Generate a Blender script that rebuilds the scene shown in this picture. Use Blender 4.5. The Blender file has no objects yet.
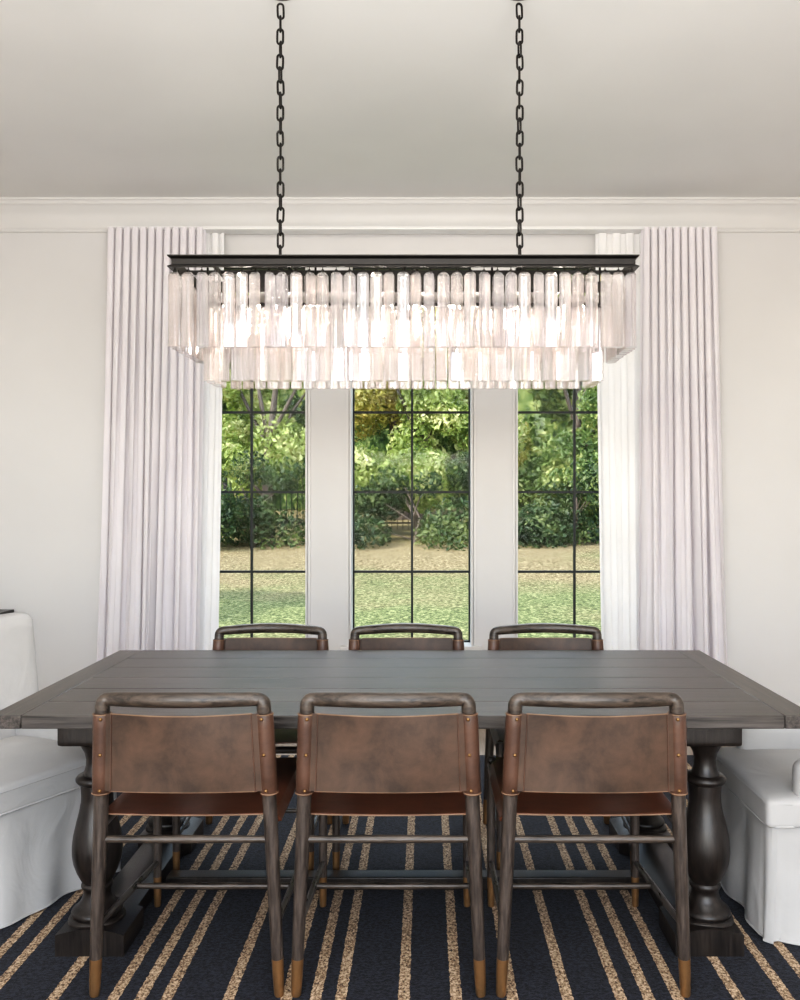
import bpy, math, random
from mathutils import Vector, Matrix

PI = math.pi
S = bpy.context.scene
C = S.collection
random.seed(7)

# ------------------------------------------------------------------ helpers
class MB:
    """collects shapes that end up in ONE mesh object"""
    def __init__(self):
        self.v = []; self.f = []
    def add(self, vs, fs):
        o = len(self.v)
        self.v += [tuple(p) for p in vs]
        self.f += [tuple(i + o for i in f) for f in fs]
        return self
    def box(self, x0, x1, y0, y1, z0, z1):
        vs = [(x, y, z) for z in (z0, z1) for y in (y0, y1) for x in (x0, x1)]
        return self.add(vs, [(0, 2, 3, 1), (4, 5, 7, 6), (0, 1, 5, 4), (2, 6, 7, 3), (0, 4, 6, 2), (1, 3, 7, 5)])
    def tube(self, pts, rad, n=14, closed=False, caps=True, sx=1.0):
        P = [Vector(p) for p in pts]
        k = len(P)
        R = rad if isinstance(rad, (list, tuple)) else [rad] * k
        vs, fs = [], []
        prev = None
        for i, p in enumerate(P):
            if closed:
                t = P[(i + 1) % k] - P[(i - 1) % k]
            else:
                t = P[min(i + 1, k - 1)] - P[max(i - 1, 0)]
            t.normalize()
            if prev is None:
                a = Vector((0, 0, 1)) if abs(t.z) < .9 else Vector((0, 1, 0))
                u = t.cross(a).normalized()
            else:
                u = (prev - t * prev.dot(t)).normalized()
            prev = u
            w = t.cross(u)
            for j in range(n):
                a = 2 * PI * j / n
                vs.append(p + (u * math.cos(a) * sx + w * math.sin(a)) * R[i])
        m = k if closed else k - 1
        for i in range(m):
            for j in range(n):
                a, b = i * n + j, i * n + (j + 1) % n
                c, d = ((i + 1) % k) * n + (j + 1) % n, ((i + 1) % k) * n + j
                fs.append((a, b, c, d))
        if caps and not closed:
            fs.append(tuple(reversed(range(n))))
            fs.append(tuple(range((k - 1) * n, k * n)))
        return self.add(vs, fs)
    def lathe(self, prof, cx=0, cy=0, n=32):
        """prof: list of (r, z)"""
        vs, fs = [], []
        for r, z in prof:
            for j in range(n):
                a = 2 * PI * j / n
                vs.append((cx + r * math.cos(a), cy + r * math.sin(a), z))
        for i in range(len(prof) - 1):
            for j in range(n):
                fs.append((i * n + j, i * n + (j + 1) % n, (i + 1) * n + (j + 1) % n, (i + 1) * n + j))
        fs.append(tuple(reversed(range(n))))
        fs.append(tuple(range((len(prof) - 1) * n, len(prof) * n)))
        return self.add(vs, fs)
    def extrude(self, poly, axis, a0, a1):
        """poly: closed list of 2D points, extruded along an axis"""
        def mk(p, a):
            if axis == 'x': return (a, p[0], p[1])
            if axis == 'y': return (p[0], a, p[1])
            return (p[0], p[1], a)
        n = len(poly)
        vs = [mk(p, a0) for p in poly] + [mk(p, a1) for p in poly]
        fs = [(i, (i + 1) % n, n + (i + 1) % n, n + i) for i in range(n)]
        fs += [tuple(reversed(range(n))), tuple(range(n, 2 * n))]
        return self.add(vs, fs)
    def rbox(self, cx, cy, cz, w, d, h, r, n=10, warp=None):
        """rounded box, grid on every side"""
        hw, hd, hh = w / 2, d / 2, h / 2
        idx = {}; vs = []; fs = []
        def pt(i, j, k):
            key = (i, j, k)
            if key in idx: return idx[key]
            p = []
            for t, H in ((i, hw), (j, hd), (k, hh)):
                s = t / n * 2 - 1
                s = math.sin(s * PI / 2) * .5 + s * .5
                p.append(s * H)
            p = Vector(p)
            q = Vector([max(-H + r, min(H - r, c)) for c, H in zip(p, (hw, hd, hh))])
            e = p - q
            if e.length > 1e-9:
                p = q + e.normalized() * r
            p += Vector((cx, cy, cz))
            if warp: p = Vector(warp(p))
            idx[key] = len(vs); vs.append(p)
            return idx[key]
        for a in range(n):
            for b in range(n):
                fs.append((pt(a, b, 0), pt(a, b + 1, 0), pt(a + 1, b + 1, 0), pt(a + 1, b, 0)))
                fs.append((pt(a, b, n), pt(a + 1, b, n), pt(a + 1, b + 1, n), pt(a, b + 1, n)))
                fs.append((pt(a, 0, b), pt(a + 1, 0, b), pt(a + 1, 0, b + 1), pt(a, 0, b + 1)))
                fs.append((pt(a, n, b), pt(a, n, b + 1), pt(a + 1, n, b + 1), pt(a + 1, n, b)))
                fs.append((pt(0, a, b), pt(0, a, b + 1), pt(0, a + 1, b + 1), pt(0, a + 1, b)))
                fs.append((pt(n, a, b), pt(n, a + 1, b), pt(n, a + 1, b + 1), pt(n, a, b + 1)))
        return self.add(vs, fs)
    def grid(self, nu, nv, fn):
        vs = [fn(i / nu, j / nv) for j in range(nv + 1) for i in range(nu + 1)]
        fs = [(j * (nu + 1) + i, j * (nu + 1) + i + 1, (j + 1) * (nu + 1) + i + 1, (j + 1) * (nu + 1) + i)
              for j in range(nv) for i in range(nu)]
        return self.add(vs, fs)
    def mesh(self, name, mat, smooth=True, angle=40, normals=True):
        me = bpy.data.meshes.new(name)
        me.from_pydata(self.v, [], self.f)
        me.materials.append(mat)
        if normals:
            import bmesh
            bm = bmesh.new(); bm.from_mesh(me)
            bmesh.ops.recalc_face_normals(bm, faces=bm.faces)
            bm.to_mesh(me); bm.free()
        if smooth:
            me.shade_smooth()
            me.set_sharp_from_angle(angle=math.radians(angle))
        me.update()
        return me
    def build(self, name, mat, parent=None, bevel=0, **k):
        o = bpy.data.objects.new(name, self.mesh(name, mat, **k))
        C.objects.link(o)
        if parent: o.parent = parent
        if bevel:
            m = o.modifiers.new('bevel', 'BEVEL'); m.width = bevel; m.segments = 2; m.limit_method = 'ANGLE'
        return o

def tag(o, label=None, cat=None, group=None, kind=None):
    if label: o['label'] = label
    if cat: o['category'] = cat
    if group: o['group'] = group
    if kind: o['kind'] = kind
    return o

def empty(name, loc=(0, 0, 0), rz=0):
    o = bpy.data.objects.new(name, None)
    C.objects.link(o)
    o.location = loc; o.rotation_euler = (0, 0, rz); o.empty_display_size = .1
    return o

def copy_tree(o, parent=None):
    c = o.copy(); C.objects.link(c)
    if parent: c.parent = parent
    for ch in list(o.children):
        copy_tree(ch, c)
    return c

# ------------------------------------------------------------------ materials
def srgb(r, g, b):
    f = lambda c: (c / 255 / 12.92) if c / 255 <= .04045 else ((c / 255 + .055) / 1.055) ** 2.4
    return (f(r), f(g), f(b), 1)

class Mat:
    def __init__(self, name):
        self.m = bpy.data.materials.new(name); self.m.use_nodes = True
        self.t = self.m.node_tree; self.N = self.t.nodes; self.L = self.t.links
        self.b = self.N['Principled BSDF']; self.out = self.N['Material Output']
    def n(self, typ, **k):
        o = self.N.new(typ)
        for a, v in k.items(): setattr(o, a, v)
        return o
    def link(self, a, b): self.L.new(a, b)
    def coord(self, kind='Object', scale=(1, 1, 1)):
        tc = self.n('ShaderNodeTexCoord'); mp = self.n('ShaderNodeMapping')
        mp.inputs['Scale'].default_value = scale
        self.link(tc.outputs[kind], mp.inputs['Vector'])
        return mp.outputs['Vector']
    def noise(self, vec, scale, detail=4, rough=.55, dist=0):
        o = self.n('ShaderNodeTexNoise')
        o.inputs['Scale'].default_value = scale; o.inputs['Detail'].default_value = detail
        o.inputs['Roughness'].default_value = rough; o.inputs['Distortion'].default_value = dist
        self.link(vec, o.inputs['Vector'])
        return o.outputs['Fac']
    def ramp(self, fac, stops):
        o = self.n('ShaderNodeValToRGB'); e = o.color_ramp.elements
        e[0].position, e[0].color = stops[0]; e[1].position, e[1].color = stops[-1]
        for p, c in stops[1:-1]:
            x = e.new(p); x.color = c
        self.link(fac, o.inputs['Fac'])
        return o.outputs['Color']
    def mix(self, a, b, fac, blend='MIX'):
        o = self.n('ShaderNodeMix', data_type='RGBA', blend_type=blend)
        for s, v in ((o.inputs[6], a), (o.inputs[7], b), (o.inputs[0], fac)):
            if isinstance(v, (tuple, float, int)): s.default_value = v
            else: self.link(v, s)
        return o.outputs[2]
    def base(self, c):
        if isinstance(c, tuple): self.b.inputs['Base Color'].default_value = c
        else: self.link(c, self.b.inputs['Base Color'])
    def set(self, **k):
        for a, v in k.items():
            s = self.b.inputs[a.replace('_', ' ')]
            if isinstance(v, (float, int, tuple)): s.default_value = v
            else: self.link(v, s)
        return self
    def bump(self, h, strength=.2, dist=.005):
        o = self.n('ShaderNodeBump')
        o.inputs['Strength'].default_value = strength; o.inputs['Distance'].default_value = dist
        self.link(h, o.inputs['Height']); self.link(o.outputs['Normal'], self.b.inputs['Normal'])

def paint(name, c, rough=.6):
    M = Mat(name); v = M.coord()
    n = M.noise(v, 1.3, 3)
    c2 = tuple(x * .96 for x in c[:3]) + (1,)
    M.base(M.ramp(n, [(.35, c2), (.65, c)])); M.set(Roughness=rough)
    M.bump(M.noise(v, 220, 2), .05, .002)
    return M.m

def wood(name, dark, light, scale=(2, 26, 26), rough=.45, bump=.25):
    M = Mat(name); v = M.coord(scale=scale)
    n1 = M.noise(v, 3, 6, .65, .6)
    n2 = M.noise(M.coord(scale=tuple(s * 3 for s in scale)), 4, 4, .6)
    c = M.ramp(n1, [(.36, dark), (.64, light)])
    c = M.mix(c, (0.008, .007, .006, 1), M.ramp(n2, [(.55, (0, 0, 0, 1)), (.75, (.55, .55, .55, 1))]))
    M.base(c)
    r = M.n('ShaderNodeMapRange'); M.link(n1, r.inputs[0]); r.inputs[3].default_value = rough - .1; r.inputs[4].default_value = rough + .12
    M.set(Roughness=r.outputs[0])
    M.bump(n2, bump, .002)
    return M.m

def leather(name, a, b, rough=.5):
    M = Mat(name); v = M.coord()
    n = M.noise(v, 9, 6, .65, .3)
    M.base(M.ramp(n, [(.3, a), (.7, b)]))
    M.set(Roughness=rough)
    M.bump(M.noise(v, 260, 3), .15, .002)
    return M.m

def fabric(name, c, c2, weave=420, transl=0.0, rough=.9):
    M = Mat(name); v = M.coord()
    n = M.noise(v, 3, 3)
    M.base(M.ramp(n, [(.3, c2), (.7, c)])); M.set(Roughness=rough, Specular_IOR_Level=.15)
    M.bump(M.noise(v, weave, 2), .15, .002)
    if transl:
        t = M.n('ShaderNodeBsdfTranslucent'); t.inputs['Color'].default_value = c
        mx = M.n('ShaderNodeMixShader'); mx.inputs[0].default_value = transl
        M.link(M.b.outputs[0], mx.inputs[1]); M.link(t.outputs[0], mx.inputs[2]); M.link(mx.outputs[0], M.out.inputs['Surface'])
    return M.m

def metal(name, c, rough=.35, metallic=1.0):
    M = Mat(name); v = M.coord()
    n = M.noise(v, 30, 3)
    M.base(M.ramp(n, [(.3, tuple(x * .8 for x in c[:3]) + (1,)), (.7, c)]))
    M.set(Roughness=rough, Metallic=metallic)
    return M.m

MT = {}
MT['wall'] = paint('wall_paint', srgb(219, 217, 215))
MT['ceiling'] = paint('ceiling_paint', srgb(226, 225, 222), .7)
MT['trim'] = paint('trim_paint', srgb(222, 220, 217), .45)
MT['steel'] = metal('window_steel', srgb(20, 24, 22), .5, .2)
MT['table'] = wood('table_oak', srgb(24, 21, 20), srgb(80, 75, 72), (1.0, 34, 34), .38, .25)
MT['table_y'] = wood('table_oak_end', srgb(24, 21, 20), srgb(84, 78, 74), (34, 1.0, 34), .38, .25)
MT['turned'] = wood('turned_oak', srgb(15, 12, 11), srgb(42, 36, 33), (26, 26, 2.5), .34, .25)
MT['chairwood'] = wood('chair_wood', srgb(44, 38, 35), srgb(82, 73, 67), (30, 30, 3), .36, .3)
MT['chairwood_x'] = wood('chair_wood_rail', srgb(34, 30, 27), srgb(84, 74, 66), (3, 30, 30), .30, .3)
MT['chairwood_y'] = wood('chair_wood_side', srgb(34, 30, 28), srgb(80, 74, 72), (30, 3, 30), .28, .3)
MT['leather'] = leather('back_leather', srgb(46, 35, 28), srgb(86, 66, 53), .5)
MT['sleeve'] = leather('sleeve_leather', srgb(58, 40, 32), srgb(92, 67, 54), .42)
MT['seat'] = leather('seat_leather', srgb(74, 43, 30), srgb(104, 64, 46), .32)
MT['stitch'] = leather('leather_edge', srgb(104, 80, 62), srgb(136, 108, 86), .6)
MT['brass'] = metal('antique_brass', srgb(150, 118, 82), .35)
MT['tip'] = metal('brass_tip', srgb(152, 118, 82), .34, .7)
MT['slip'] = fabric('slipcover_linen', srgb(178, 177, 176), srgb(169, 168, 167))
# loose cloth: broad shallow wrinkles over the weave
def wrinkle(m, scale, dist):
    t = m.node_tree; bs = t.nodes['Principled BSDF']
    old = bs.inputs['Normal'].links[0].from_node
    tc = t.nodes.new('ShaderNodeTexCoord'); n = t.nodes.new('ShaderNodeTexNoise'); bp = t.nodes.new('ShaderNodeBump')
    n.inputs['Scale'].default_value = scale; n.inputs['Detail'].default_value = 3; n.inputs['Distortion'].default_value = 1.2
    t.links.new(tc.outputs['Object'], n.inputs['Vector']); t.links.new(n.outputs['Fac'], bp.inputs['Height'])
    bp.inputs['Strength'].default_value = .6; bp.inputs['Distance'].default_value = dist
    t.links.new(bp.outputs['Normal'], old.inputs['Normal'])
wrinkle(MT['slip'], 4.5, .014)
MT['curtain'] = fabric('curtain_linen', srgb(243, 239, 241), srgb(237, 232, 235), 300, .16)
MT['sheer'] = fabric('sheer_voile', srgb(247, 246, 245), srgb(241, 240, 239), 500, .07)
MT['black'] = metal('bronze_black', srgb(34, 31, 29), .4, .6)
MT['plastic'] = paint('white_track', srgb(236, 235, 233), .35)

# rug: navy ground with speckled tan stripes at uneven intervals
RUG_STRIPES = [-1.72, -1.55, -1.38, -1.297, -1.216, -1.032, -.865, -.79, -.717, -.545, -.385, -.304, -.234, -.0586,
               .0865, .243, .396, .544, .622, .703, .87, 1.01, 1.10, 1.19, 1.36, 1.52, 1.60]
def rug_mat():
    M = Mat('rug_weave')
    tc = M.n('ShaderNodeTexCoord'); sx = M.n('ShaderNodeSeparateXYZ'); M.link(tc.outputs['Object'], sx.inputs[0])
    wob = M.noise(M.coord(scale=(1, 1, 1)), 60, 2)
    w = M.n('ShaderNodeMath', operation='MULTIPLY_ADD'); M.link(wob, w.inputs[0]); w.inputs[1].default_value = .010
    M.link(sx.outputs['X'], w.inputs[2])
    r = M.n('ShaderNodeValToRGB'); cr = r.color_ramp; cr.interpolation = 'CONSTANT'
    # a ramp holds 32 stops: use distance to nearest stripe through chained minimum instead
    best = None
    for s in RUG_STRIPES:
        d = M.n('ShaderNodeMath', operation='SUBTRACT'); M.link(w.outputs[0], d.inputs[0]); d.inputs[1].default_value = s + .005
        a = M.n('ShaderNodeMath', operation='ABSOLUTE'); M.link(d.outputs[0], a.inputs[0])
        if best is None: best = a.outputs[0]
        else:
            mi = M.n('ShaderNodeMath', operation='MINIMUM'); M.link(best, mi.inputs[0]); M.link(a.outputs[0], mi.inputs[1]); best = mi.outputs[0]
    M.N.remove(r)
    st = M.n('ShaderNodeMath', operation='LESS_THAN'); M.link(best, st.inputs[0]); st.inputs[1].default_value = .0155
    fine = M.noise(M.coord(scale=(1, 1.6, 1)), 70, 4, .85)
    fine2 = M.noise(M.coord(scale=(1.3, 1, 1)), 110, 3, .8)
    navy = M.ramp(fine, [(.43, srgb(6, 7, 10)), (.57, srgb(41, 44, 56))])
    tan = M.ramp(fine2, [(.36, srgb(34, 30, 29)), (.47, srgb(138, 112, 86)), (.64, srgb(216, 192, 162))])
    M.base(M.mix(navy, tan, st.outputs[0]))
    M.set(Roughness=.85, Specular_IOR_Level=.3, Sheen_Weight=.08, Sheen_Roughness=.4)
    M.bump(fine, .6, .004)
    return M.m
MT['rug'] = rug_mat()

def floor_mat():
    M = Mat('oak_floor')
    v = M.coord(scale=(30, 2, 1)); n = M.noise(v, 2, 5)
    M.base(M.ramp(n, [(.3, srgb(140, 126, 112)), (.7, srgb(176, 162, 148))])); M.set(Roughness=.4)
    return M.m
MT['floor'] = floor_mat()

def glass_pane():
    M = Mat('window_glass')
    M.N.remove(M.b)
    t = M.n('ShaderNodeBsdfTransparent'); t.inputs[0].default_value = (.97, .985, .975, 1)
    g = M.n('ShaderNodeBsdfGlossy'); g.inputs['Roughness'].default_value = .02
    fr = M.n('ShaderNodeFresnel'); fr.inputs['IOR'].default_value = 1.14
    mx = M.n('ShaderNodeMixShader')
    M.link(fr.outputs[0], mx.inputs[0]); M.link(t.outputs[0], mx.inputs[1]); M.link(g.outputs[0], mx.inputs[2])
    M.link(mx.outputs[0], M.out.inputs['Surface'])
    return M.m
MT['pane'] = glass_pane()

def crystal_mat():
    M = Mat('crystal'); M.N.remove(M.b)
    # every prism has its own faint warm or smoky tint
    oi = M.n('ShaderNodeObjectInfo')
    pos = M.noise(M.coord(scale=(1, 1, .05)), 26, 1)
    ad = M.n('ShaderNodeMath', operation='ADD'); M.link(oi.outputs['Random'], ad.inputs[0]); M.link(pos, ad.inputs[1])
    fr = M.n('ShaderNodeMath', operation='FRACT'); M.link(ad.outputs[0], fr.inputs[0])
    c = M.ramp(fr.outputs[0], [(0, (1, .99, .985, 1)), (.25, (1, .92, .88, 1)), (.45, (1, 1, 1, 1)), (.62, (.88, .84, .86, 1)), (.72, (1, .985, .97, 1)), (.88, (1, .94, .90, 1)), (1, (.95, .87, .85, 1))])
    g = M.n('ShaderNodeBsdfGlass'); g.inputs['IOR'].default_value = 1.52; g.inputs['Roughness'].default_value = .0
    t = M.n('ShaderNodeBsdfTransparent')
    d = M.n('ShaderNodeBsdfTranslucent'); d2 = M.n('ShaderNodeBsdfDiffuse')
    gl = M.n('ShaderNodeBsdfGlossy'); gl.inputs['Roughness'].default_value = .06
    for n_ in (g, t, d, d2): M.link(c, n_.inputs[0])
    def mx(a, b_, f):
        m = M.n('ShaderNodeMixShader')
        if isinstance(f, float): m.inputs[0].default_value = f
        else: M.link(f, m.inputs[0])
        M.link(a.outputs[0], m.inputs[1]); M.link(b_.outputs[0], m.inputs[2]); return m
    clear = mx(g, t, .30)
    milk = mx(d, d2, .4)
    body = mx(clear, milk, .20)
    ly = M.n('ShaderNodeLayerWeight'); ly.inputs['Blend'].default_value = .35
    sheen = mx(body, gl, .09)
    out = mx(sheen, gl, ly.outputs['Fresnel'])
    M.link(out.outputs[0], M.out.inputs['Surface'])
    return M.m
MT['crystal'] = crystal_mat()

def bulb_mat():
    M = Mat('bulb_glow')
    M.base((1, .9, .75, 1)); M.set(Emission_Color=(1, .91, .81, 1), Emission_Strength=430.0)
    return M.m
MT['bulb'] = bulb_mat()

def leaf_mat(name, stops, scale=1.4):
    M = Mat(name)
    v = M.coord()
    n = M.noise(v, scale, 5, .75)
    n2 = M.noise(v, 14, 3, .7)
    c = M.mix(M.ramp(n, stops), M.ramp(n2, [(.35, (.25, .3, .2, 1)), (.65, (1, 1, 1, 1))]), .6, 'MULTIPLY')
    M.base(c); M.set(Roughness=.55)
    t = M.n('ShaderNodeBsdfTranslucent'); M.link(c, t.inputs[0])
    mx = M.n('ShaderNodeMixShader'); mx.inputs[0].default_value = .35
    M.link(M.b.outputs[0], mx.inputs[1]); M.link(t.outputs[0], mx.inputs[2]); M.link(mx.outputs[0], M.out.inputs['Surface'])
    return M.m
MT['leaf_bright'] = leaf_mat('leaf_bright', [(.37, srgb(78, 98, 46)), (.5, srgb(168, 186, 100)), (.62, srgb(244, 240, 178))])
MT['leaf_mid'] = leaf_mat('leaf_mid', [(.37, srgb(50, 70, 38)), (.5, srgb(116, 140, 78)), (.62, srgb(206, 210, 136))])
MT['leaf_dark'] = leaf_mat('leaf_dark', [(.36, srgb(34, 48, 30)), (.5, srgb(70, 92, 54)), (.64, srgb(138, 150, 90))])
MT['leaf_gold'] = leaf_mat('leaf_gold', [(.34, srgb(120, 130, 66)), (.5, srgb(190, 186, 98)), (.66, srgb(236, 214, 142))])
MT['bark'] = wood('bark', srgb(52, 46, 40), srgb(104, 92, 80), (20, 20, 3), .8, .6)

def lawn_mat():
    M = Mat('lawn_grass'); v = M.coord()
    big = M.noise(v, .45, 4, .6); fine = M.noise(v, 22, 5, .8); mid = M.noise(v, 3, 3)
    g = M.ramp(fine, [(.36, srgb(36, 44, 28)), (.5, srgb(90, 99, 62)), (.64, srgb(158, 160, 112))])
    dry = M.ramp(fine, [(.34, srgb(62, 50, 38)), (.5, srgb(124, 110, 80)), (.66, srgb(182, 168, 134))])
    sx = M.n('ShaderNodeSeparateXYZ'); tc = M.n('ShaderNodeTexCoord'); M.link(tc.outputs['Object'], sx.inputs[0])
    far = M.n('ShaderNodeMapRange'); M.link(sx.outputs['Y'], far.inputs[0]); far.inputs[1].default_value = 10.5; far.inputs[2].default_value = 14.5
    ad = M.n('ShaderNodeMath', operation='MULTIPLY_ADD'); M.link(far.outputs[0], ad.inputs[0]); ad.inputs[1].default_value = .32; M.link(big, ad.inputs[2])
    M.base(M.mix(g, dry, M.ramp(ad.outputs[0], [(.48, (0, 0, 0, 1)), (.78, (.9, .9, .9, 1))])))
    M.set(Roughness=.9, Specular_IOR_Level=.1)
    M.bump(fine, .4, .05)
    return M.m
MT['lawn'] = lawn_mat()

# ------------------------------------------------------------------ camera
cam = bpy.data.cameras.new('camera'); co = bpy.data.objects.new('camera', cam); C.objects.link(co)
co.location = (0, 0, 1.404); co.rotation_euler = (PI / 2, 0, 0)
cam.sensor_fit = 'HORIZONTAL'; cam.sensor_width = 36; cam.lens = 36 * 870 / 800
cam.shift_x = -25 / 800; cam.shift_y = -3 / 800; cam.clip_start = .05; cam.clip_end = 300
S.camera = co

# ------------------------------------------------------------------ room shell
YW, XL, XR, YB, H = 5.35, -3.3, 3.0, -3.2, 3.22
WT = .22                                    # wall thickness
WIN = [(-1.463, -.719, 'left'), (-.468, .298, 'middle'), (.555, 1.325, 'right')]
WZ0, WZ1 = .47, 2.86
MUNX = [-1.09, -.0814, .94]
b = MB()
b.box(XL - .2, XR + .2, YW, YW + WT, -.05, WZ0)
b.box(XL - .2, XR + .2, YW, YW + WT, WZ1, H + .1)
xs = [XL - .2] + [v for w in WIN for v in w[:2]] + [XR + .2]
for i in range(0, len(xs), 2):
    b.box(xs[i], xs[i + 1], YW, YW + WT, WZ0, WZ1)
tag(b.build('wall_back', MT['wall'], smooth=False, normals=False), kind='structure')
tag(MB().box(XL - .2, XL, YB, YW, -.05, H + .1).build('wall_left', MT['wall'], smooth=False), kind='structure')
tag(MB().box(XR, XR + .2, YB, YW, -.05, H + .1).build('wall_right', MT['wall'], smooth=False), kind='structure')
tag(MB().box(XL - .2, XR + .2, YB, YW, -.08, 0).build('floor', MT['floor'], smooth=False), kind='structure')
tag(MB().box(XL - .2, XR + .2, YB, YW + WT, H, H + .12).build('ceiling', MT['ceiling'], smooth=False), kind='structure')
# crown moulding and its picture rail: profile (y, z) run along x
def crown_prof(sgn=1):
    return [(YW, 3.03), (YW - .018, 3.03), (YW - .022, 3.042), (YW - .014, 3.05), (YW - .012, 3.06), (YW - .014, 3.12), (YW - .03, 3.15),
            (YW - .055, 3.17), (YW - .062, 3.18), (YW - .074, 3.184), (YW - .074, 3.203), (YW - .084, 3.206), (YW - .084, H), (YW, H)]
tag(MB().extrude(crown_prof(), 'x', XL, XR).build('trim_1', MT['trim']), kind='structure')
tag(MB().extrude([(YW, 0), (YW - .018, 0), (YW - .018, .11), (YW - .012, .13), (YW, .135)], 'x', XL, XR).build('baseboard_back', MT['trim']), kind='structure')

# windows
zr = [.934, 1.435, 1.936, 2.437]
for i, (x0, x1, nm) in enumerate(WIN):
    yg = YW + .125
    root = empty(f'window_{i + 1}', ((x0 + x1) / 2, yg, WZ0)); root['kind'] = 'structure'
    inv = Matrix.Translation(-Vector(root.location))
    def W(mb):
        mb.v = [tuple(inv @ Vector(v)) for v in mb.v]; return mb
    # white casing lining of the opening
    cz = MB(); t = .015
    cz.box(x0, x0 + t, YW - .012, yg + .03, WZ0, WZ1); cz.box(x1 - t, x1, YW - .012, yg + .03, WZ0, WZ1)
    cz.box(x0 + t, x1 - t, YW - .012, yg + .03, WZ1 - t, WZ1)
    # slim stepped bead on the room face
    for xa, xb in ((x0 - .014, x0 + .004), (x1 - .004, x1 + .014)):
        cz.box(xa, xb, YW - .012, YW - .0005, WZ0 - .03, WZ1 + .03)
    cz.box(x0 - .03, x1 + .03, YW - .012, YW - .0005, WZ1, WZ1 + .03)
    W(cz).build('window_casing', MT['trim'], root, smooth=False, normals=False)
    W(MB().box(x0 - .05, x1 + .05, YW - .045, yg + .03, WZ0 - .005, WZ0 + .022)).build('window_sill', MT['trim'], root, bevel=.004)
    fx0, fx1, fz0, fz1 = x0 + t, x1 - t, WZ0 + .022, WZ1 - t
    fr = MB(); s = .009
    fr.box(fx0, fx0 + s, yg - .015, yg + .02, fz0, fz1); fr.box(fx1 - s, fx1, yg - .015, yg + .02, fz0, fz1)
    fr.box(fx0 + s, fx1 - s, yg - .015, yg + .02, fz0, fz0 + s); fr.box(fx0 + s, fx1 - s, yg - .015, yg + .02, fz1 - s, fz1)
    W(fr).build('window_frame', MT['steel'], root, smooth=False)
    mu = MB(); mx = MUNX[i]
    mu.box(mx - .007, mx + .007, yg - .012, yg + .012, fz0 + s, fz1 - s)
    for z in zr: mu.box(fx0 + s, fx1 - s, yg - .011, yg + .011, z - .0075, z + .0075)
    W(mu).build('muntin_bars', MT['steel'], root, smooth=False)
    W(MB().add([(fx0 + s, yg, fz0 + s), (fx1 - s, yg, fz0 + s), (fx1 - s, yg, fz1 - s), (fx0 + s, yg, fz1 - s)], [(0, 1, 2, 3)])).build('window_pane', MT['pane'], root, smooth=False, normals=False)

# ------------------------------------------------------------------ rug
rug = MB().rbox(0, 0, .006, 3.9, 3.1, .012, .005, 8).build('area_rug', MT['rug'])
rug.location = (-.05, 3.15, 0)
# stripes are given in room coordinates
tag(rug, 'dark navy woven rug with narrow speckled tan stripes under the dining table', 'rug')
for vtx in rug.data.vertices: vtx.co.x += .05
rug.location.x = 0
for vtx in rug.data.vertices: vtx.co.x -= .05
RZ = .012

# ------------------------------------------------------------------ dining table
TX, TY0, TY1 = -.065, 2.56, 3.66
T = empty('dining_table', (TX, (TY0 + TY1) / 2, RZ))
tag(T, 'long dark brown oak trestle table with turned baluster legs and breadboard ends', 'table')
hl, hd = 1.22, .55
zt0, zt1 = .721 - RZ, .760 - RZ
bw = .095
top = MB()
nb = 6
for i in range(nb):
    y0 = -hd + i * 2 * hd / nb; y1 = y0 + 2 * hd / nb
    top.box(-hl + bw + .0008, hl - bw - .0008, y0 + .0005, y1 - .0005, zt0, zt1)
top.build('tabletop', MT['table'], T, bevel=.0025)
for s in (-1, 1):
    MB().box(min(s * hl, s * (hl - bw)), max(s * hl, s * (hl - bw)), -hd, hd, zt0, zt1).build('breadboard_end', MT['table_y'], T, bevel=.003)
LX = .94; LY = .375
prof = [(.030, .640), (.0500, .632), (.047, .622), (.038, .605), (.0335, .585), (.034, .565), (.038, .548), (.044, .536), (.058, .533),
        (.064, .525), (.064, .518), (.058, .510), (.050, .506), (.050, .495), (.048, .47), (.0485, .45), (.054, .42), (.063, .385), (.071, .35), (.0755, .315),
        (.0755, .29), (.071, .262), (.062, .235), (.051, .212), (.043, .200), (.047, .195), (.048, .188), (.046, .183), (.041, .176),
        (.041, .165), (.046, .148), (.056, .132), (.066, .124), (.074, .118), (.077, .112), (.0765, .104), (.072, .100), (.082, .096), (.085, .090), (.085, .076)]
prof = [(r, z - RZ) for r, z in reversed(prof)]
for s in (-1, 1):
    x = -.952 if s < 0 else .928
    # sled foot: arched in section, lower between the two posts
    ft = MB(); n = 10
    def sec(y, hc, he, hw):
        p = [(x - hw, y, 0), (x - hw, y, he)]
        for k in range(1, n):
            u = k / n
            p.append((x - hw + 2 * hw * u, y, he + (hc - he) * math.sin(u * PI)))
        return p + [(x + hw, y, he), (x + hw, y, 0)]
    ys = [(-.475, .082, .064, .104), (-.29, .082, .064, .104), (-.26, .064, .052, .074), (.26, .064, .052, .074), (.29, .082, .064, .104), (.475, .082, .064, .104)]
    secs = [sec(*a) for a in ys]; k = len(secs[0])
    vs = [p for q in secs for p in q]
    fs = [(i * k + j, i * k + (j + 1) % k, (i + 1) * k + (j + 1) % k, (i + 1) * k + j) for i in range(len(secs) - 1) for j in range(k)]
    fs += [tuple(range(k)), tuple(range((len(secs) - 1) * k, len(secs) * k))]
    ft.add(vs, fs).build('foot', MT['turned'], T, angle=30)
    MB().rbox(x, 0, .680 - RZ, .215, .92, .080, .012, 8).build('cleat', MT['turned'], T)
    for sy in (-1, 1):
        MB().lathe(prof, -.965 if s < 0 else .945, sy * LY, 40).build('leg', MT['turned'], T, angle=50)
MB().box(-LX + .088, LX - .088, -.032, .033, 0, .046).build('stretcher', MT['turned'], T, bevel=.004)

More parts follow.
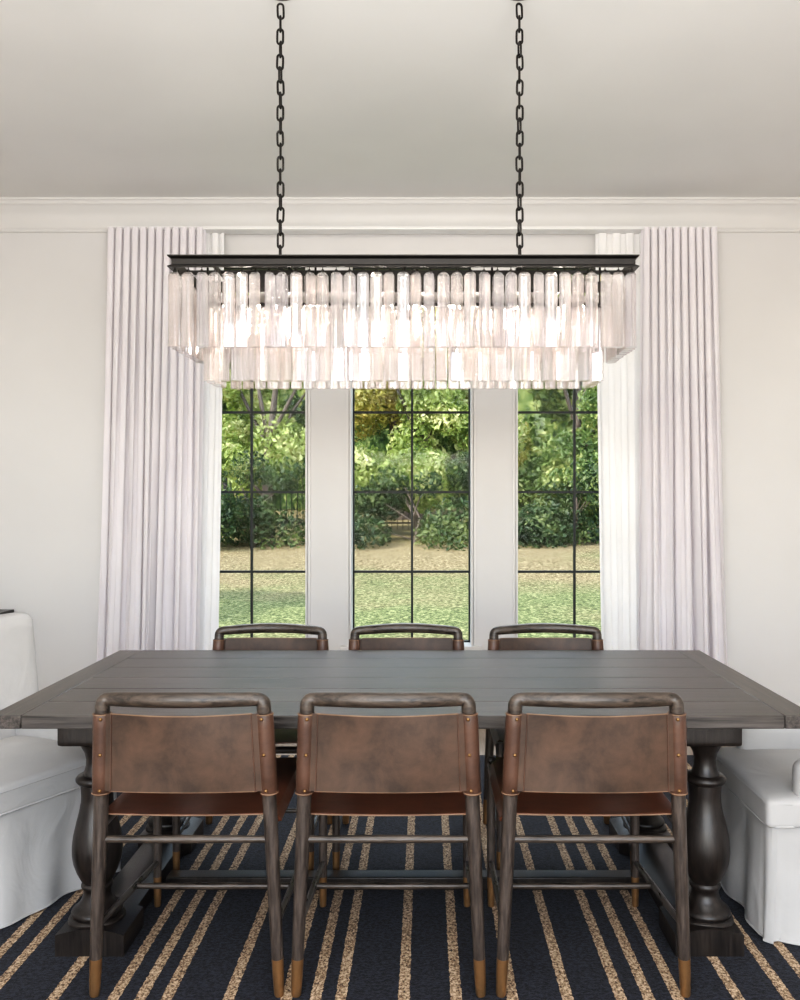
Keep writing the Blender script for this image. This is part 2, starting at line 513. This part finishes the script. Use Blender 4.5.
# ------------------------------------------------------------------ leather dining chairs
def make_chair():
    R = empty('dining_chair')
    yf, yr = .265, -.265
    def leg_pt(s, z):
        """axis of a rear leg at height z"""
        x = .258 - (.258 - .220) * z / .86
        y = yr - .012 * z / .5 if z < .5 else yr - .012 - .030 * ((z - .5) / .36) ** 1.1
        return Vector((s * x, y, z))
    for s in (-1, 1):
        zs = [.0, .105, .2, .35, .5, .58, .66, .74, .78, .799]
        rs = [.0145, .0165, .0178, .019, .0198, .0203, .0206, .0206, .0204, .0200]
        lg = MB().tube([leg_pt(s, z) for z in zs[1:]], rs[1:], 16).build('leg', MT['chairwood'], R)
        MB().tube([leg_pt(s, z) for z in (0, .006, .05, .106)], [.0125, .0142, .0158, .0168], 16).build('foot_tip', MT['tip'], lg)
        fl = MB().tube([(s * .245, yf, z) for z in (.10, .25, .42, .500, .506)], [.0135, .0145, .0152, .0152, .012], 14).build('leg', MT['chairwood'], R)
        MB().tube([(s * .245, yf, z) for z in (0, .005, .05, .101)], [.010, .0115, .0128, .0138], 14).build('foot_tip', MT['tip'], fl)
    # bent top rail: rounded corners above the posts, bowed backwards
    pts, rad = [], []
    zp = .819; zc = .8365; rr = zc - zp
    a, e = leg_pt(-1, zp), leg_pt(1, zp)
    def bow(x):
        t_ = max(-1, min(1, x / .205))
        return a.y - .040 * math.cos(t_ * PI / 2)
    pts += [leg_pt(-1, .800), a]; rad += [.0200, .0200]
    for q in range(1, 6):
        t_ = q / 5 * PI / 2
        pts.append(Vector((a.x + rr * (1 - math.cos(t_)), a.y, zp + rr * math.sin(t_)))); rad.append(.0198 - .0010 * q / 5)
    xs0 = a.x + rr
    for q in range(1, 24):
        x = xs0 + (-2 * xs0) * q / 24
        pts.append(Vector((x, bow(x), zc + .006 * math.cos(x / .21 * PI / 2)))); rad.append(.0192 + .0026 * math.cos(x / .21 * PI / 2))
    for q in range(5, 0, -1):
        t_ = q / 5 * PI / 2
        pts.append(Vector((e.x - rr * (1 - math.cos(t_)), e.y, zp + rr * math.sin(t_)))); rad.append(.0198 - .0010 * q / 5)
    pts += [e, leg_pt(1, .800)]; rad += [.0200, .0200]
    MB().tube(pts, rad, 16).build('top_rail', MT['chairwood_x'], R, angle=70)
    # stretchers
    p, q = leg_pt(-1, .44), leg_pt(1, .44)
    MB().tube([p, p.lerp(q, .5), q], [.0095, .0115, .0095], 12).build('rear_stretcher', MT['chairwood_x'], R)
    side = {}
    for s in (-1, 1):
        p, q = leg_pt(s, .195), Vector((s * .245, yf, .15))
        side[s] = p.lerp(q, .58)
        MB().tube([p, p.lerp(q, .5), q], [.0085, .0105, .0085], 12).build('side_stretcher', MT['chairwood_y'], R)
    MB().tube([side[-1], side[-1].lerp(side[1], .5), side[1]], [.0085, .0105, .0085], 12).build('cross_stretcher', MT['chairwood_x'], R)
    # seat rails
    for s in (-1, 1):
        p, q = leg_pt(s, .478), Vector((s * .245, yf, .482))
        MB().tube([p, q], .0145, 12).build('seat_rail', MT['chairwood_y'], R)
    MB().tube([(-.245, yf - .002, .478), (.245, yf - .002, .478)], .0135, 12).build('seat_rail', MT['chairwood_x'], R)
    # leather sling seat, closed skin
    def seat_fn(th):
        def fn(u, v):
            x = -.262 + .524 * u; y = -.262 + .522 * v
            sag = .017 * math.sin(PI * u) * (.30 + .70 * math.sin(PI * v))
            edge = abs(2 * u - 1)
            z = .509 - sag
            if edge > .9: z -= .026 * ((edge - .9) / .1) ** 1.5; x = math.copysign(min(abs(x), .2605), x)
            # narrow between the rear posts and the front posts
            lim = .231 if (v < .04 or v > .93) else .2605
            x = max(-lim, min(lim, x))
            return Vector((x, y, z - th))
        return fn
    sm = MB(); nu, nv = 28, 24
    sm.grid(nu, nv, seat_fn(0)); o = len(sm.v); sm.grid(nu, nv, seat_fn(.005))
    bd = [i for i in range(nu)] ; row = nu + 1
    ring = [i for i in range(nu + 1)] + [j * row + nu for j in range(1, nv + 1)] + [nv * row + i for i in range(nu - 1, -1, -1)] + [j * row for j in range(nv - 1, 0, -1)]
    for i in range(len(ring)):
        a_, b_ = ring[i], ring[(i + 1) % len(ring)]
        sm.f.append((a_, b_, b_ + o, a_ + o))
    st = sm.build('seat', MT['seat'], R)
    MB().tube([seat_fn(.003)(u / 20, 0) for u in range(1, 20)], .0022, 6).build('edge_seam', MT['stitch'], st)
    # leather back panel with wrapped sleeves
    z0, z1 = .582, .800
    def panel(off):
        def fn(u, v):
            z = z0 + (z1 - z0) * v
            p, q = leg_pt(-1, z), leg_pt(1, z)
            ins = .012
            x = p.x + ins + (q.x - p.x - 2 * ins) * u
            y = p.y - .018 - .026 * math.sin(PI * u) * (.85 + .15 * v) + off + .004 * math.sin(2 * PI * u) * math.sin(PI * v)
            zz = z - .006 * math.sin(PI * u) * (v - .5)
            return Vector((x, y, zz))
        return fn
    pm = MB(); nu, nv = 24, 10
    pm.grid(nu, nv, panel(0)); o = len(pm.v); pm.grid(nu, nv, panel(.005)); row = nu + 1
    ring = [i for i in range(nu + 1)] + [j * row + nu for j in range(1, nv + 1)] + [nv * row + i for i in range(nu - 1, -1, -1)] + [j * row for j in range(nv - 1, 0, -1)]
    for i in range(len(ring)):
        a_, b_ = ring[i], ring[(i + 1) % len(ring)]
        pm.f.append((a_, b_, b_ + o, a_ + o))
    bk = pm.build('backrest', MT['leather'], R)
    for v in (0, 1):
        MB().tube([panel(.002)(u / 24, v) for u in range(1, 24)], .0024, 6).build('edge_seam', MT['stitch'], bk)
    for s in (-1, 1):
        zs = [.570, .574, .64, .70, .76, .794, .799]
        MB().tube([leg_pt(s, z) for z in zs], [.0225, .0245, .0248, .025, .025, .0247, .0225], 20).build('sleeve', MT['sleeve'], bk)
        for z in (.573, .796):
            c = leg_pt(s, z)
            MB().tube([c + Vector((math.cos(t) * .0245, math.sin(t) * .0245, 0)) for t in [2 * PI * k / 20 for k in range(20)]], .0018, 6, closed=True).build('sleeve_stitching', MT['stitch'], bk)
        for z in (.584, .685, .785):
            c = leg_pt(s, z) + Vector((-s * .004, -.0245, 0))
            rv = MB().lathe([(.0052, -.002), (.0052, .0006), (.004, .0028), (.0018, .004)], 0, 0, 12)
            rv.v = [(v[0] + c.x, -v[2] + c.y, v[1] + c.z) for v in rv.v]
            rv.build('rivet', MT['brass'], bk)
        xs = s * .186
        MB().tube([panel(-.0012)(.5 + s * .452, v / 10) for v in range(0, 11)], .002, 6).build('seam', MT['sleeve'], bk)
    return R

near = [(-.665, 'brown leather chair with its back to us, leftmost along the near table side'),
        (-.102, 'brown leather chair with its back to us, middle one along the near table side'),
        (.470, 'brown leather chair with its back to us, rightmost along the near table side')]
far = [(-.664, 'leather and wood chair across the table in front of the left window'),
       (-.080, 'leather and wood chair across the table in front of the middle window'),
       (.519, 'leather and wood chair across the table in front of the right window')]
proto = make_chair()
first = True
for x, lab in near:
    o = proto if first else copy_tree(proto); first = False
    o.location = (x, 2.695, RZ + .0006); tag(o, lab, 'chair', 'leather sling chairs around the dining table')
for x, lab in far:
    o = copy_tree(proto)
    o.location = (x, 3.445, RZ + .0006); o.rotation_euler.z = PI; o.scale = (1, 1, .975); tag(o, lab, 'chair', 'leather sling chairs around the dining table')

# ------------------------------------------------------------------ white slipcovered armchairs
def make_armchair():
    R = empty('slipcovered_armchair')
    hw = .285
    # skirt: lofted outline with kick pleats
    def outline(t, z):
        """t runs round the rectangle; a little flare towards the hem and soft folds"""
        k = max(0, (.37 - z) / .37)
        w, y0, y1 = hw - .008 + .010 * k, -.315 - .01 * k, .293 + .010 * k
        per = 2 * (2 * w + (y1 - y0)); d = t * per
        r = .035
        segs = [((-w, y1), (w, y1)), ((w, y1), (w, y0)), ((w, y0), (-w, y0)), ((-w, y0), (-w, y1))]
        nrm = [(0, 1), (1, 0), (0, -1), (-1, 0)]
        for (a, b_), nn in zip(segs, nrm):
            L = abs(b_[0] - a[0]) + abs(b_[1] - a[1])
            if d <= L + 1e-9:
                u = d / L
                x = a[0] + (b_[0] - a[0]) * u; y = a[1] + (b_[1] - a[1]) * u
                fold = (.011 * math.sin(d * 19 + 1.3 * nn[0]) + .007 * math.sin(d * 37 + 2 + 4 * z)) * k ** .8
                e = min(d, L - d)
                rnd = -(r - math.sqrt(max(0, r * r - max(0, r - e) ** 2))) * .7
                pl = -.012 * math.exp(-((e - .045) / .010) ** 2) * k
                o_ = fold + rnd + pl
                return Vector((x + nn[0] * o_, y + nn[1] * o_, z))
            d -= L
        return Vector((segs[0][0][0], segs[0][0][1], z))
    sk = MB(); n = 200; m = 14
    sk.grid(n, m, lambda u, v: outline(min(u, .9999) if u < 1 else 0.0, .006 + .372 * v))
    sk.build('skirt', MT['slip'], R, angle=60)
    MB().tube([outline(i / 120, .008) for i in range(120)], .0035, 6, closed=True).build('hem', MT['slip'], R)
    # T cushion
    def cush(p):
        x, y, z = p
        if y < .165 and abs(x) > .205: x = math.copysign(.205 + (abs(x) - .205) * .08, x)
        ex = max(0, 1 - (x / .30) ** 2); ey = max(0, 1 - ((y - .04) / .28) ** 2)
        if z > .42: z += .030 * (ex * ey) ** .55
        return (x, y, z)
    cu = MB().rbox(0, .047, .405, .585, .515, .085, .016, 26, cush).build('seat_cushion', MT['slip'], R, angle=70)
    for z, r_ in ((.369, .0045), (.440, .0045)):
        pts = []
        for i in range(100):
            a = i / 100 * 2 * PI
            c, s_ = math.cos(a), math.sin(a)
            e = .12
            x = math.copysign(abs(c) ** e, c) * .290; y = .047 + math.copysign(abs(s_) ** e, s_) * .255
            p = cush((x, y, .40)); pts.append((p[0], p[1], z))
        MB().tube(pts, r_, 6, closed=True).build('piping', MT['slip'], cu)
    # low arms
    for s in (-1, 1):
        def armw(p, s=s):
            x, y, z = p
            if z > .5: z += .02 * max(0, -(y) / .3)
            if z < .42: x -= s * .002
            return (x, y, z)
        MB().rbox(s * .247, -.040, .455, .080, .49, .225, .036, 12, armw).build('arm', MT['slip'], R, angle=70)
    # back, leaning
    def backw(p):
        x, y, z = p
        t = max(0, (z - .40) / .55)
        y -= .060 * t ** 1.15
        x *= 1 - .01 * t
        if y > -.2: pass
        y += .012 * math.cos(x / .57 * PI) * (1 if z > .45 else .3)
        return (x, y, z)
    MB().rbox(0, -.255, .640, .690, .115, .56, .036, 24, backw).build('backrest', MT['slip'], R, angle=70)
    return R
arm = make_armchair()
arm.location = (-1.527, 3.135, RZ); arm.rotation_euler.z = math.radians(-118.4)
tag(arm, 'white slipcovered armchair at the left end of the table, angled toward us', 'chair', 'white armchairs at the table ends')
a2 = copy_tree(arm)
a2.location = (1.365, 2.985, RZ); a2.rotation_euler.z = PI / 2
tag(a2, 'white slipcovered armchair at the right end of the table, square to it', 'chair', 'white armchairs at the table ends')

# ------------------------------------------------------------------ curtains
def curtain(name, label, top, bot, yc, zt, zb, npl, seed, mat, amp=.032, cat='curtain'):
    rnd = random.Random(seed)
    ph = [rnd.uniform(0, 6.28) for _ in range(8)]
    def fn(u, v):
        # v: 0 bottom .. 1 top
        d = 1 - v
        uu = u + .012 * d * math.sin(5 * u * PI + ph[0]) + .010 * d * math.sin(11 * u + ph[1])
        x0 = bot[0] + (top[0] - bot[0]) * v ** .7; x1 = bot[1] + (top[1] - bot[1]) * v ** .7
        x = x0 + (x1 - x0) * uu
        w = 2 * PI * npl * u
        g = math.cos(w + 1.1 * d * math.sin(3 * u * PI + ph[2]))
        g2 = math.cos(w * .5 + ph[3] + .8 * math.sin(4 * u + ph[4]) * d)
        env = .55 + .45 * math.sin(7 * u + ph[5])
        y = yc + amp * g * (1 - .78 * d * env) + amp * 1.25 * d ** .8 * g2 + amp * .5 * d * math.cos(w * .25 + ph[6])
        x += .013 * math.sin(2 * w) * (1 - .5 * d)
        return Vector((x, y, zb + (zt - zb) * v))
    o = MB().grid(int(npl * 20), 44, fn).build(name, mat, None, angle=80)
    return tag(o, label, cat)
k = 5.2 / 870
X = lambda px: (px - 425) * k
cl = curtain('curtain', 'pale pinkish white pleated curtain hanging left of the left window', (X(110), X(206)), (X(94), X(198)), 5.17, 3.0, .015, 12, 3, MT['curtain'])
cr = curtain('curtain', 'pale pinkish white pleated curtain hanging right of the right window', (X(641), X(715)), (X(640), X(731)), 5.17, 3.0, .015, 10, 5, MT['curtain'])
sl = curtain('sheer_curtain', 'narrow white sheer along the inner edge of the left curtain', (X(199), X(222)), (X(183), X(213)), 5.268, 3.0, .015, 2.5, 9, MT['sheer'], .012)
sr = curtain('sheer_curtain', 'plain white sheer panel between the right window and the pleated curtain', (X(598), X(646)), (X(607), X(650)), 5.268, 3.0, .015, 3.5, 12, MT['sheer'], .012)
tr = MB().rbox((X(108) + X(717)) / 2, 5.235, 3.010, X(717) - X(108), .10, .022, .005, 4).build('curtain_track', MT['plastic'])
tag(tr, 'slim white curtain track running under the crown moulding above the windows', 'curtain track')

# ------------------------------------------------------------------ sideboard glimpsed behind the left armchair
sb = empty('sideboard', (-2.84, 5.09, -.04))
tag(sb, 'dark sideboard top barely showing above the white chair back at far left', 'sideboard')
MB().rbox(0, 0, .745, .66, .46, .03, .006, 4).build('top', MT['turned'], sb)
MB().box(-.30, .30, -.20, .20, .12, .73).build('body', MT['turned'], sb, bevel=.004)
for s in (-1, 1):
    d = MB().box(min(s * .006, s * .29), max(s * .006, s * .29), -.216, -.2005, .14, .71).build('door', MT['turned'], sb, bevel=.003)
    MB().rbox(s * .05, -.227, .45, .014, .02, .09, .006, 4).build('handle', MT['brass'], d)
    for y in (-.17, .17):
        MB().tube([(s * .27, y, 0), (s * .27, y, .119)], [.014, .02], 12).build('leg', MT['turned'], sb)

# ------------------------------------------------------------------ chandelier
CHX, CHY, CHZ = -.073, 3.11, 2.178
CH = empty('chandelier', (CHX, CHY, CHZ))
tag(CH, 'long rectangular black chandelier with two tiers of clear crystal prisms, hung by two chains', 'chandelier')
hx, hy = .793, .19
# outer cornice frame: channel section with flared flanges, swept round the rectangle
secp = [(.012, .0), (.012, -.0), (.0, .005), (-.010, .010), (-.010, .028), (.0, .034), (.004, .040), (-.026, .040), (-.026, 0)]
secp = [(0, 0), (0, .003), (-.011, .010), (-.011, .029), (0, .036), (0, .040), (-.014, .040), (-.014, 0)]
fr = MB(); vs = []
for (sx, sy) in ((-1, -1), (1, -1), (1, 1), (-1, 1)):
    for d, z in secp:
        vs.append((sx * (hx + d), sy * (hy + d), z))
n = len(secp)
fs = [(c * n + j, c * n + (j + 1) % n, ((c + 1) % 4) * n + (j + 1) % n, ((c + 1) % 4) * n + j) for c in range(4) for j in range(n)]
fr.add(vs, fs).build('frame', MT['black'], CH, smooth=False)
pl = MB()
pl.box(-hx + .015, hx - .015, -.012, .012, .022, .034)
for q in (-.66, -.4, 0, .4, .66): pl.box(q - .006, q + .006, -hy + .015, hy - .015, .024, .036)
pl.box(-.54, .54, -.10, .10, -.065, .011)
pl.build('lamp_plate', MT['black'], CH, bevel=.002)
# inner rail carrying the lower tier
ir = MB(); ihx, ihy = .675, .115; iz = -.112
for a in ((-ihx, ihx, -ihy - .006, -ihy + .006), (-ihx, ihx, ihy - .006, ihy + .006), (-ihx - .006, -ihx + .006, -ihy - .006, ihy + .006), (ihx - .006, ihx + .006, -ihy - .006, ihy + .006)):
    ir.box(a[0], a[1], a[2], a[3], iz - .006, iz + .006)
ir.build('inner_rail', MT['black'], CH, smooth=False)
hang = MB()
for sx in (-1, -.45, .45, 1):
    for sy in (-1, 1):
        hang.tube([(sx * ihx, sy * ihy, iz), (sx * ihx, sy * ihy, .02)], .004, 8)
hang.build('rail_hanger', MT['black'], CH)
# crystal prism: three sided with blunted edges, shouldered top, on a wire hook
def crystal_shape(mb, x, y, z, ang, L=.252, w=.0190):
    base = []
    for kk in range(3):
        a = ang + kk * 2 * PI / 3
        for da in (-.20, .20):
            base.append((math.cos(a + da) * w * 1.16, math.sin(a + da) * w * 1.16))
    n = 6
    lv = [(z - L, 1.0), (z - .010, 1.0), (z - .003, .72), (z, .6)]
    vs = [(x + px * s, y + py * s, zz) for zz, s in lv for px, py in base]
    fs = [(i * n + j, i * n + (j + 1) % n, (i + 1) * n + (j + 1) % n, (i + 1) * n + j) for i in range(3) for j in range(n)]
    fs += [tuple(reversed(range(n))), tuple(range(3 * n, 4 * n))]
    mb.add(vs, fs)
def hook_shape(mb, x, y, z, top):
    mb.tube([(x, y, z - .004), (x, y, top)], .0016, 6)
    mb.tube([(x + .005 * math.cos(t), y, z + .006 + .005 * math.sin(t)) for t in [2 * PI * q / 10 for q in range(10)]], .0014, 5, closed=True)
OX, OY = .772, .170
outer_z = -.016; inner_z = -.122
rc = random.Random(4)
base_cr = MB(); crystal_shape(base_cr, 0, 0, 0, -PI / 2)
base_me = base_cr.mesh('crystal', MT['crystal'], smooth=False)
hk = MB(); hook_shape(hk, 0, 0, 0, .020)
hook_me = hk.mesh('hook', MT['black'])
def crystal(x, y, z, face):
    o = bpy.data.objects.new('crystal', base_me); C.objects.link(o); o.parent = CH
    o.location = (x, y, z); o.rotation_euler = (0, 0, face + rc.uniform(-.5, .5) + (PI if rc.random() < .35 else 0))
    h_ = bpy.data.objects.new('hook', hook_me); C.objects.link(h_); h_.parent = o
    return o
NF = 35
for i in range(NF):
    crystal(-OX + 2 * OX * i / (NF - 1), -OY, outer_z, 0)
NI = 31; IX = .668; IY = .108
for i in range(NI):
    crystal(-IX + 2 * IX * i / (NI - 1), -IY, inner_z, 0)
for s in (-1, 1):
    for j in range(1, 8):
        crystal(s * OX, -OY + 2 * OY * j / 8, outer_z, s * PI / 2)
    for j in range(1, 5):
        crystal(s * IX, -IY + 2 * IY * j / 5, inner_z, s * PI / 2)
bc = MB()
for i in range(NF): crystal_shape(bc, -OX + 2 * OX * i / (NF - 1), OY, outer_z, PI / 2 + rc.uniform(-.2, .2))
for i in range(1, NI - 1): crystal_shape(bc, -IX + 2 * IX * i / (NI - 1), IY, inner_z, PI / 2 + rc.uniform(-.2, .2))
tag(bc.build('crystals', MT['crystal'], CH, smooth=False), kind='stuff')
# bulbs
for i in range(8):
    x = -.56 + 1.12 * i / 7
    sk_ = MB().tube([(x, 0, -.066), (x, 0, -.100)], .013, 14).build('lamp_socket', MT['black'], CH)
    MB().lathe([(.002, -.200), (.006, -.188), (.0105, -.168), (.0115, -.150), (.010, -.128), (.009, -.1005)], x, 0, 16).build('bulb', MT['bulb'], CH)
# chains
link = MB(); lp = []
for q in range(24):
    t = 2 * PI * q / 24
    lp.append((.0105 * math.cos(t), 0, .0155 * (1 if math.sin(t) >= 0 else -1) * (1 if abs(math.sin(t)) > .05 else 0) + .0115 * math.sin(t)))
link.tube(lp, .0041, 8, closed=True)
link_me = link.mesh('chain_link', MT['black'])
for cx in (-.517 - CHX, .338 - CHX):
    ch = MB()
    ch.tube([(cx, 0, .030), (cx, 0, .062)], .0042, 10)
    ch.lathe([(.012, .0405), (.012, .046), (.006, .048)], cx, 0, 16)
    ch.tube([(cx + .009 * math.cos(t), 0, .070 + .010 * math.sin(t)) for t in [2 * PI * q / 16 for q in range(16)]], .0032, 8, closed=True)
    st = ch.build('chain', MT['black'], CH)
    pitch = .0455
    z = .070 + .0275; i = 0
    while z < H - CHZ - .035:
        o = bpy.data.objects.new('chain_link', link_me); C.objects.link(o); o.parent = st
        o.location = (cx + rc.uniform(-.001, .001), 0, z)
        o.rotation_euler = (0, rc.uniform(-.04, .04), (0 if i % 2 else PI / 2) + rc.uniform(-.25, .35))
        z += pitch; i += 1
    MB().lathe([(.055, H - CHZ - .001), (.055, H - CHZ - .012), (.02, H - CHZ - .022), (.006, H - CHZ - .03)], cx, 0, 24).build('ceiling_canopy', MT['black'], CH)

# ------------------------------------------------------------------ outside
def gz(x, y):
    t = max(0, (y - 6) / 10)
    return -.25 + .77 * t ** 1.0 * (1 if t < 1 else 1 / t ** .5) + .06 * math.sin(x * .5 + 1) * min(1, t * 2) + .05 * math.sin(y * .9 + x * .2) * min(1, t * 2)
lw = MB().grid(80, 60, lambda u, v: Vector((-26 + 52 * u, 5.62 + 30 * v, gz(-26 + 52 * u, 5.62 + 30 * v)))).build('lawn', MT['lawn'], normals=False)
tag(lw, kind='structure')

def leaf_cloud(blobs, n, size, rnd, z_bias=0):
    """blobs: (cx,cy,cz,rx,ry,rz); leaves are small bent quads scattered through the outer shell of each"""
    vs, fs = [], []
    tot = sum(b_[3] * b_[5] for b_ in blobs)
    for (cx, cy, cz, rx, ry, rz) in blobs:
        m = int(n * rx * rz / tot)
        for _ in range(m):
            d = Vector((rnd.gauss(0, 1), rnd.gauss(0, 1), rnd.gauss(0, 1))).normalized()
            r = rnd.random() ** .33
            c = Vector((cx + d.x * rx * r, cy + d.y * ry * r, cz + d.z * rz * r))
            s = size * rnd.uniform(.6, 1.4)
            nn = (d * .6 + Vector((rnd.gauss(0, 1), rnd.gauss(0, 1), rnd.gauss(0, 1))) * .6).normalized()
            a = nn.cross(Vector((rnd.gauss(0, 1), rnd.gauss(0, 1), rnd.gauss(0, 1)))).normalized()
            b2 = nn.cross(a)
            o = len(vs)
            vs += [c - a * s, c - b2 * s * .45 + nn * s * .1, c + a * s, c + b2 * s * .45 + nn * s * .1]
            fs.append((o, o + 1, o + 2, o + 3))
    m = MB(); m.v = [tuple(p) for p in vs]; m.f = fs
    return m

def plant(name, label, cat, x, y, h, w, mat, n, size, seed, trunk_h, group, low=False):
    rnd = random.Random(seed)
    z0 = gz(x, y) - .05
    R = empty(name, (x, y, z0)); tag(R, label, cat, group)
    blobs = []
    nb = 16 if not low else 11
    for i in range(nb):
        a = rnd.uniform(0, 2 * PI); rr = w * .5 * math.sqrt(rnd.random())
        zz = trunk_h + (h - trunk_h) * (rnd.random() if not low else rnd.random() ** 1.4)
        s = w * rnd.uniform(.16, .30) * (1.1 - .5 * zz / h)
        blobs.append((rr * math.cos(a), rr * math.sin(a) * .8, zz, s, s, s * rnd.uniform(.7, 1)))
    leaf_cloud(blobs, n, size, rnd).build('crown' if not low else 'foliage', mat, R, smooth=False, normals=False)
    tm = MB()
    tr = .035 * w if not low else .012 * w
    tm.tube([(0, 0, 0), (rnd.uniform(-.05, .05) * w, 0, h * .35), (rnd.uniform(-.08, .08) * w, 0, h * .75)], [tr * 1.3, tr, tr * .4], 10)
    for b_ in blobs[:8]:
        st = Vector((0, 0, max(.1, b_[2] * .5)))
        tm.tube([st, st.lerp(Vector(b_[:3]), .55) + Vector((0, 0, .1)), b_[:3]], [tr * .45, tr * .3, tr * .12], 6)
    tm.build('trunk' if not low else 'stem', MT['bark'], R)
    return R
G1, G2 = 'trees at the back of the garden', 'shrubs along the lawn edge'
# solid green bank of woodland far behind
def wood_fn(u, v):
    x = -20 + 40 * u
    y = 29.5 + 1.2 * math.sin(x * .9) + .9 * math.sin(x * 2.3 + v * 7) + .8 * math.sin(v * 11 + x)
    return Vector((x, y, .3 + 12 * v + (.8 * math.sin(x * 1.1) + .5 * math.sin(x * 2.9)) * v))
wl = MB().grid(120, 40, wood_fn)
rw = random.Random(21)
bl = []
for q in range(70):
    u, v = rw.random(), rw.random() ** 1.1
    p = wood_fn(u, v); bl.append((p.x, p.y - .5, p.z, 1.6, 1.0, 1.3))
lc = leaf_cloud(bl, 40000, .14, rw)
wl.add(lc.v, lc.f)
tag(wl.build('woodland', MT['leaf_mid'], None, smooth=False, normals=False), 'continuous green woodland filling the background behind the garden trees', 'woodland', kind='stuff')
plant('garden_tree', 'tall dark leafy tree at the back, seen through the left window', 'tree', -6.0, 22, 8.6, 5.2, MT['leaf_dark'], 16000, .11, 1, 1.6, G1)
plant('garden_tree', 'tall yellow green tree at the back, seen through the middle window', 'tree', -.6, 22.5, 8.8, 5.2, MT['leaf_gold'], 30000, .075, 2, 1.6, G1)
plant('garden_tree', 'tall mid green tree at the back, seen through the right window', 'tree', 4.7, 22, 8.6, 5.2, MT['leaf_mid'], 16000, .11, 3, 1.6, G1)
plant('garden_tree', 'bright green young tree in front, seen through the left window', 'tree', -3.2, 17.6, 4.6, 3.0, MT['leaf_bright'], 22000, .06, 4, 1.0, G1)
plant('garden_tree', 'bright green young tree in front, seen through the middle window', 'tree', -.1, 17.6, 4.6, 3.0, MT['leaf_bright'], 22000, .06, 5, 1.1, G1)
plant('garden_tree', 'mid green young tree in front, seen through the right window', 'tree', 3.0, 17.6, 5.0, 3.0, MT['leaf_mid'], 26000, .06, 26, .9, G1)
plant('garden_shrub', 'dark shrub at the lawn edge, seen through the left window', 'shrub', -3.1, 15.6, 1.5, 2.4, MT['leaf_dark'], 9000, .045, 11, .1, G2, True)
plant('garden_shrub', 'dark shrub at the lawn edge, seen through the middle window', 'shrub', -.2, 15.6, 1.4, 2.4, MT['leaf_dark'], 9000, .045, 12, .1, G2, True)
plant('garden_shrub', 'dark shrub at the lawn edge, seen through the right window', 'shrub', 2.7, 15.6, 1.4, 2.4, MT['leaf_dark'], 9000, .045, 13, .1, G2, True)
plant('garden_tree', 'garden tree left of the house, its shadow falling on the near lawn', 'tree', -7.2, 8.2, 6.5, 3.6, MT['leaf_mid'], 5000, .12, 8, 2.2, G1)
# iron fence behind the shrubs
FE = empty('garden_fence', (0, 19.6, gz(0, 19.6)))
tag(FE, 'dark iron picket fence behind the shrubs at the far edge of the lawn', 'fence')
xp = [-9 + 2.25 * i for i in range(9)]
for x in xp:
    MB().box(x - .04, x + .04, -.04, .04, -.4, 1.42).build('post', MT['steel'], FE)
for x in xp[:-1]:
    p = MB()
    for z in (.15, 1.22): p.box(x + .041, x + 2.209, -.015, .015, z, z + .035)
    for j in range(1, 18):
        xx = x + 2.25 * j / 18
        p.box(xx - .008, xx + .008, -.007, .007, .02, 1.35)
    p.build('fence_panel', MT['steel'], FE, smooth=False)

# ------------------------------------------------------------------ light
w = bpy.data.worlds.new('world'); S.world = w; w.use_nodes = True
nt = w.node_tree; bg = nt.nodes['Background']
sky = nt.nodes.new('ShaderNodeTexSky'); sky.sky_type = 'NISHITA'; sky.sun_disc = False
sky.sun_elevation = math.radians(48); sky.sun_rotation = math.radians(200); sky.air_density = 1.0; sky.dust_density = 1.5
nt.links.new(sky.outputs[0], bg.inputs[0]); bg.inputs[1].default_value = .75

def lamp(name, typ, loc, energy, rot=None, size=None, color=(1, 1, 1)):
    l = bpy.data.lights.new(name, typ); l.energy = energy; l.color = color
    o = bpy.data.objects.new(name, l); C.objects.link(o); o.location = loc
    if rot is not None: o.rotation_euler = rot
    if size:
        l.shape = 'RECTANGLE'; l.size, l.size_y = size
    return o
sun = lamp('sun', 'SUN', (-10, 0, 12), 7.0, color=(1, .95, .86)); sun.data.angle = .02
sun.rotation_euler = Vector((.75, .42, -.80)).to_track_quat('-Z', 'Y').to_euler()
# large unseen lamp added behind the camera as soft frontal fill
lamp('rear_fill', 'AREA', (-.2, -2.6, 1.75), 150, (math.radians(90), 0, 0), (5.0, 2.6), (1, .99, .98))
# area lamp added outdoors above the sightline, brightens rug and floor through the windows
lamp('window_fill', 'AREA', (0, 9.6, 5.9), 650, (math.radians(-45), 0, 0), (7, 2), (.92, .97, 1))
# unseen upward-facing lamp, added to brighten the ceiling
lamp('upward_fill', 'AREA', (0, .75, 1.9), 115, (PI - .25, 0, 0), (1.6, 1.2), (1, .99, .985))
lamp('overhead_fill', 'AREA', (-.1, .2, 3.15), 45, (0, 0, 0), (3.6, 1.6), (1, .985, .97))  # unseen lamp added under the ceiling, more fill for the room

# ------------------------------------------------------------------ look
S.view_settings.view_transform = 'Standard'
S.view_settings.look = 'None'
S.view_settings.exposure = -.07
# gentle print contrast: shadows a little deeper, whites untouched
S.view_settings.use_curve_mapping = True
cm = S.view_settings.curve_mapping
cv = cm.curves[3]
for px_, py_ in ((.03, .017), (.10, .075), (.25, .235), (.6, .6)):
    cv.points.new(px_, py_)
cm.update()
S.cycles.use_denoising = True
S.cycles.max_bounces = 14; S.cycles.transmission_bounces = 12; S.cycles.transparent_max_bounces = 24
S.cycles.diffuse_bounces = 5; S.cycles.glossy_bounces = 5
S.cycles.sample_clamp_indirect = 6.0
